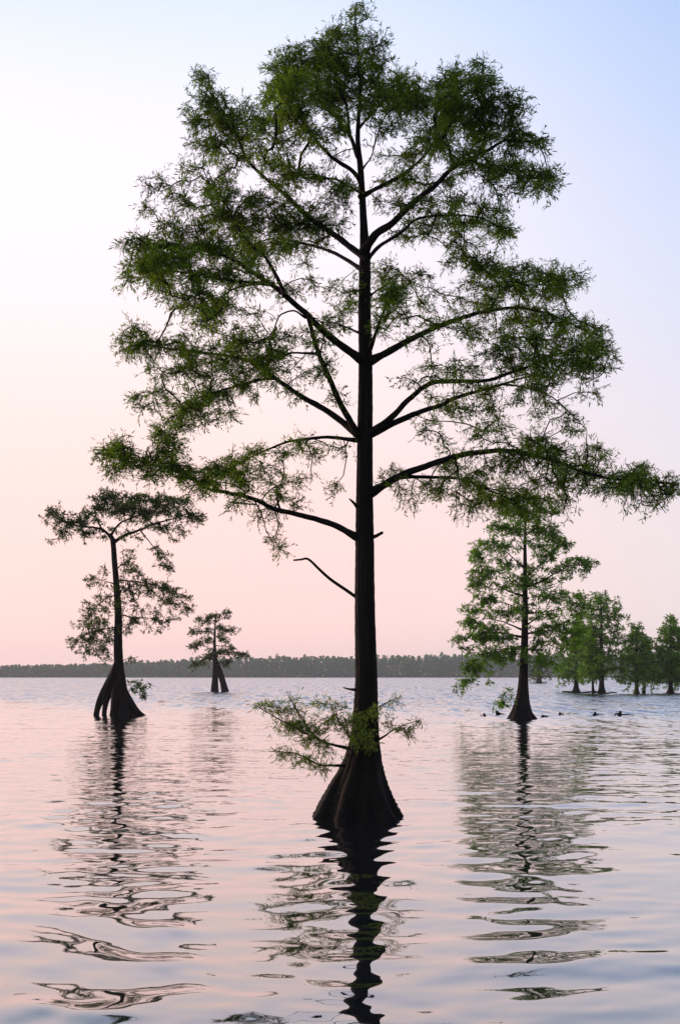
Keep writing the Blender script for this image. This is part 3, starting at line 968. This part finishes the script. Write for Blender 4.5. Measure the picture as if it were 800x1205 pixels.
make_tree('cypress_tree', 'small distant cypress with tiered crown on two leg like roots', 257, D_S, small_trunk, small_limbs, small_clumps, ridge=.04, flute=.2, nfl=4, sides=16,
          leaf=(.40, .14), per=14, dens=5.0, reach=.36, spread_y=.5, seed=6, leafmat=LEAF_DARK, twig_r=.018, maxdep=2.5, leafspread=.8,
          legs=[[(254.5, 778, 4.5, 0), (258.5, 790, 6, -.2), (262.5, 803, 6.4, -.3), (266.5, 818, 9, -.3)]])

# ------------------------------------------------------------------ the pyramid-shaped cypress, right
D_R = ground_dist(846)
right_trunk = [(613, 852, 38), (613, 846, 34), (613, 838, 25), (614, 826, 17.5), (615, 812, 13), (615.5, 798, 10.8), (616.5, 770, 9), (617, 735, 7.5), (617, 700, 6), (617, 665, 4.5), (617, 637, 3.4), (618, 610, 2.4), (620, 585, 1.2)]
right_limbs = [
    L([(617, 668), (604, 658), (593, 650), (580, 640)], (2, .6), .8), L([(617, 648), (607, 638), (600, 622)], (1.5, .5), -.9), L([(617, 702), (593, 693), (579, 682), (564, 664)], (2.4, .6), -.8),
    L([(616, 742), (593, 733), (572, 728), (556, 735)], (2.2, .6), 1.2), L([(616, 750), (583, 744), (558, 747), (541, 753)], (2.6, .6), -1.0), L([(618, 691), (642, 682), (667, 668), (690, 662)], (2.6, .6), -.7),
    L([(618, 680), (630, 668), (645, 652), (658, 640)], (2, .5), 1.0), L([(618, 722), (642, 720), (672, 712)], (2, .6), 1.2), L([(618, 737), (632, 725), (655, 706)], (1.8, .5), -1.4), L([(617, 746), (645, 744), (680, 748)], (2.2, .5), .5),
    L([(617, 760), (598, 764), (575, 774), (556, 792)], (2.2, .6), -.5), L([(617, 764), (632, 766), (648, 782)], (1.8, .5), -.9), L([(617, 720), (600, 712), (578, 708)], (1.8, .5), 1.8), L([(617, 712), (628, 708), (632, 690)], (1.5, .5), -2),
    L([(617, 735), (610, 728), (600, 730)], (1.5, .5), -2.2), L([(612, 826), (603, 822), (592, 826)], (1.5, .4), -.8), L([(618, 630), (632, 622), (648, 626)], (1.4, .5), .6), L([(618, 612), (606, 602), (596, 604)], (1.2, .5), .5),
]
right_clumps = [(620, 588, 22, 10), (602, 603, 18, 8), (640, 600, 18, 7), (622, 606, 20, 8), (590, 622, 20, 8), (575, 638, 15, 9), (612, 622, 22, 8), (635, 622, 20, 7), (652, 630, 16, 9), (662, 642, 14, 10), (645, 652, 18, 8), (595, 642, 18, 7, .7), (630, 640, 16, 7, .7), (563, 655, 13, 12), (572, 675, 20, 10),
                (590, 662, 18, 7, .8), (622, 668, 18, 9, .7), (616, 685, 20, 9), (680, 660, 16, 6), (692, 664, 9, 6), (662, 670, 18, 6), (640, 684, 16, 7, .6), (560, 688, 12, 8), (575, 706, 20, 8), (558, 716, 15, 9), (592, 720, 22, 8), (590, 690, 18, 6, .5), (618, 712, 14, 8), (652, 702, 24, 8), (672, 702, 18, 7), (682, 716, 16, 7),
                (640, 722, 20, 7, .8), (555, 732, 18, 8), (540, 752, 9, 6), (562, 750, 24, 8), (590, 750, 20, 8), (575, 740, 20, 7), (572, 770, 24, 10), (555, 786, 16, 11), (548, 802, 8, 6), (588, 774, 18, 9, .7), (602, 766, 16, 9, .8), (632, 758, 18, 8), (642, 742, 20, 7), (636, 774, 18, 9, .8), (652, 786, 12, 8, .4), (665, 756, 20, 8), (664, 738, 18, 7), (682, 745, 14, 6, .7),
                (592, 825, 12, 5, .7), (600, 814, 8, 4, .4), (575, 800, 10, 5, .3), (660, 724, 14, 6, .6), (600, 680, 12, 7, .5)]
make_tree('cypress_tree', 'bushy green pyramid shaped cypress with flared base beside low stumps', 613, D_R, right_trunk, right_limbs, [(c[0], c[1], c[2] * 1.05, c[3] * 1.0, *c[4:]) for c in right_clumps], ridge=.05, flute=.25, nfl=6, sides=28,
          leaf=(.20, .06), per=24, dens=1.9, reach=.30, spread_y=.8, seed=8, leafmat=LEAF_MID, twig_r=.010, maxdep=3.6, leafspread=.8)


# ------------------------------------------------------------------ the far group on the right
def auto_tree(label, bx, by, top, prof, wbase, wtop, low, seed, lean=0, dens=1.8, mat=None, group=None, per=12, bw=None):
    """prof: (fraction of crown from top, half-width px). low: lowest row of foliage."""
    r = np.random.default_rng(seed)
    D = ground_dist(by)
    H = by - top
    trunk = [(bx, by + 3, wbase * (bw or 2.3)), (bx, by, wbase * (bw or 2.3) * .92), (bx, by - H * .04, wbase * 1.5), (bx + lean * .1, by - H * .10, wbase * 1.08), (bx + lean * .3, by - H * .3, wbase * .9),
             (bx + lean * .6, by - H * .6, wbase * .62), (bx + lean * .9, by - H * .88, wbase * .3), (bx + lean, top, wtop)]
    limbs, clumps = [], []
    n = max(7, int((low - top) / 7))
    for i in range(n):
        f = (i + .3) / n
        y = top + (low - top) * f + r.uniform(-2.5, 2.5)
        hw = 1.28 * np.interp(f, [p[0] for p in prof], [p[1] for p in prof])
        xc = bx + lean * (1 - (y - top) / H)
        for s in (-1, 1):
            q = r.uniform(.72, 1.08)
            limbs.append(L([(xc, y + 3), (xc + s * hw * .5 * q, y + r.uniform(-2, 1)), (xc + s * hw * q, y + r.uniform(-1, 3))], (max(.7, wbase * .22), .35), r.uniform(-1, 1) * hw / (F / D)))
            clumps.append((xc + s * hw * .72 * q, y + r.uniform(-1, 2), max(3, hw * r.uniform(.3, .46)), r.uniform(4, 6.5), 1.0))
            clumps.append((xc + s * hw * .3 * q, y + r.uniform(-2, 2), max(3, hw * r.uniform(.3, .46)), r.uniform(4, 6.5), .9))
        clumps.append((xc + r.uniform(-.3, .3) * hw, y, max(3, hw * .45), 5.5, .9, r.uniform(-.8, .8) * hw / (F / D)))
    return make_tree('cypress_tree', label, bx, D, trunk, limbs, clumps, ridge=.04, flute=.2, nfl=5, sides=14, leaf=(.42, .15), per=per, dens=dens * 1.1, reach=.36,
                     spread_y=.8, seed=seed, leafmat=mat or LEAF_MID, twig_r=.016, maxdep=3.5, leafspread=.8, group=group)


auto_tree('low leafy cypress with small flared foot at the end of a floating log', 677.6, 814, 722, [(0, 5), (.35, 14), (.7, 20), (1, 20)], 5, .8, 800, 31)
auto_tree('thin leaning young cypress close beside the tallest of the far group', 697.5, 816, 742, [(0, 4), (.5, 10), (1, 12)], 2.6, .6, 798, 32, lean=-3, bw=1.3)
auto_tree('tallest straight cypress of the far group with tiered open crown', 707.5, 816, 699, [(0, 8), (.12, 20), (.4, 24), (.7, 24), (1, 20)], 5.6, 1, 790, 33, lean=-1, dens=1.15)
auto_tree('rounded cypress of the far group whose trunk stands beside a thinner one', 748.5, 816, 737, [(0, 5), (.25, 12), (.6, 19), (1, 20)], 4.2, .8, 802, 34)
auto_tree('slender cypress with crown sunk among its larger neighbours of the far group', 757, 815.5, 752, [(0, 3), (.4, 9), (1, 12)], 3, .6, 798, 35, lean=4, bw=1.6)
auto_tree('broad dense cypress of the far group standing clear of the paired trunks', 788.5, 815.5, 729, [(0, 4), (.25, 12), (.6, 22), (1, 25)], 4.6, .8, 804, 36, dens=2.2)
auto_tree('tall dense cypress at the outer edge of the far group', 812, 815, 722, [(0, 5), (.3, 14), (.65, 24), (1, 26)], 4.6, .8, 803, 37, dens=2.2)
auto_tree('dark squat cypress standing far out alone on the open water', 634, 804, 772, [(0, 6), (.4, 11), (1, 13)], 5, .8, 801, 38, mat=LEAF_DARK, bw=2.6)


# ------------------------------------------------------------------ stumps, knees and logs at the waterline
def stump(px, py, w, h, label, seed, tail=0, name='tree_stump', cat='stump', group=None):
    r = np.random.default_rng(seed)
    D = ground_dist(py)
    ppm = F / D
    root = np.array([(px - 400) / F * D, D, 0.0])
    e = bpy.data.objects.new(name, None)
    col.objects.link(e)
    e.location = root
    e['label'] = label
    e['category'] = cat
    if group:
        e['group'] = group
    W, H = .85 * w / ppm, .85 * h / ppm
    t = np.linspace(0, 1, 9)
    pth = np.column_stack([W * .18 * np.sin(t * 2 + seed), W * .1 * np.cos(t * 3), -.15 + (H + .15) * t])
    rad = W / 2 * (1.05 - .95 * t ** .55 * .72)
    V, Fq = loft(pth, rad, 12, lambda th, i, s: 1 + .16 * np.sin(3 * th + seed + i * .2) + .1 * np.sin(7 * th + 2 * seed))
    obj('stump_body', mesh_np('stump_body', V, Fq, BARK, True), e)
    k = 2 if not tail else 3
    for j in range(k):
        a = r.uniform(0, 6.28) if j < 2 else 0
        ln = W * r.uniform(.7, 1.1) if j < 2 else tail / ppm
        hh = H * r.uniform(.3, .6) if j < 2 else .10
        p = np.array([[0, 0, hh * .7], [math.cos(a) * ln * .5, math.sin(a) * ln * .4, hh * .9], [math.cos(a) * ln, math.sin(a) * ln * .6, hh * (.2 if j < 2 else .5)]])
        p = catmull(p, 4)
        V, Fq = loft(p, np.linspace(W * .16, W * .05, len(p)), 7)
        obj('root' if j < 2 else 'fallen_branch', mesh_np('root', V, Fq, BARK, True), e)
    return e


stump(569, 842.5, 5, 4, 'lone small dark knee of wood rising from the water beyond the root flare', 1)
stump(585, 841.5, 9, 6, 'dark stump under the leafy shoot at the foot of the pyramid shaped cypress', 2, tail=9)
stump(640, 844, 9, 3, 'lowest flat dark stump just breaking the water by the pyramid shaped cypress', 3)
stump(659, 841.5, 6, 4, 'small pointed dark knee of wood between the flat stump and the paired snags', 4)
stump(699.5, 842, 7, 5, 'dark snag with a short broken branch lying on the water', 5, tail=11)
stump(728, 842.5, 8, 7, 'tallest dark snag with a long branch trailing along the water', 6, tail=19)


def log(px0, px1, py, w, label, seed):
    D = ground_dist(py)
    ppm = F / D
    a = unproj(px0, py, D); b = unproj(px1, py, D)
    root = np.array([a[0], D, 0])
    n = 14
    t = np.linspace(0, 1, n)
    p = np.column_stack([(b[0] - a[0]) * t, .6 * np.sin(t * 2.2 + seed), .10 + .09 * np.sin(t * 7 + seed)])
    r = w / 2 / ppm * (.75 + .35 * np.sin(np.pi * t)) 
    V, Fq = loft(p, r, 9, lambda th, i, s: 1 + .12 * np.sin(3 * th + i) + .08 * np.sin(5 * th - i))
    o = obj('floating_log', mesh_np('floating_log', V, Fq, BARK, True))
    o.location = root
    o['label'] = label
    o['category'] = 'log'


log(662, 702, 815.2, 1.8, 'dark half sunk log floating at the feet of the far cypress group', 1)
log(700, 724, 816.4, 1.6, 'short dark log lying against the flared foot of the tallest far cypress', 2)
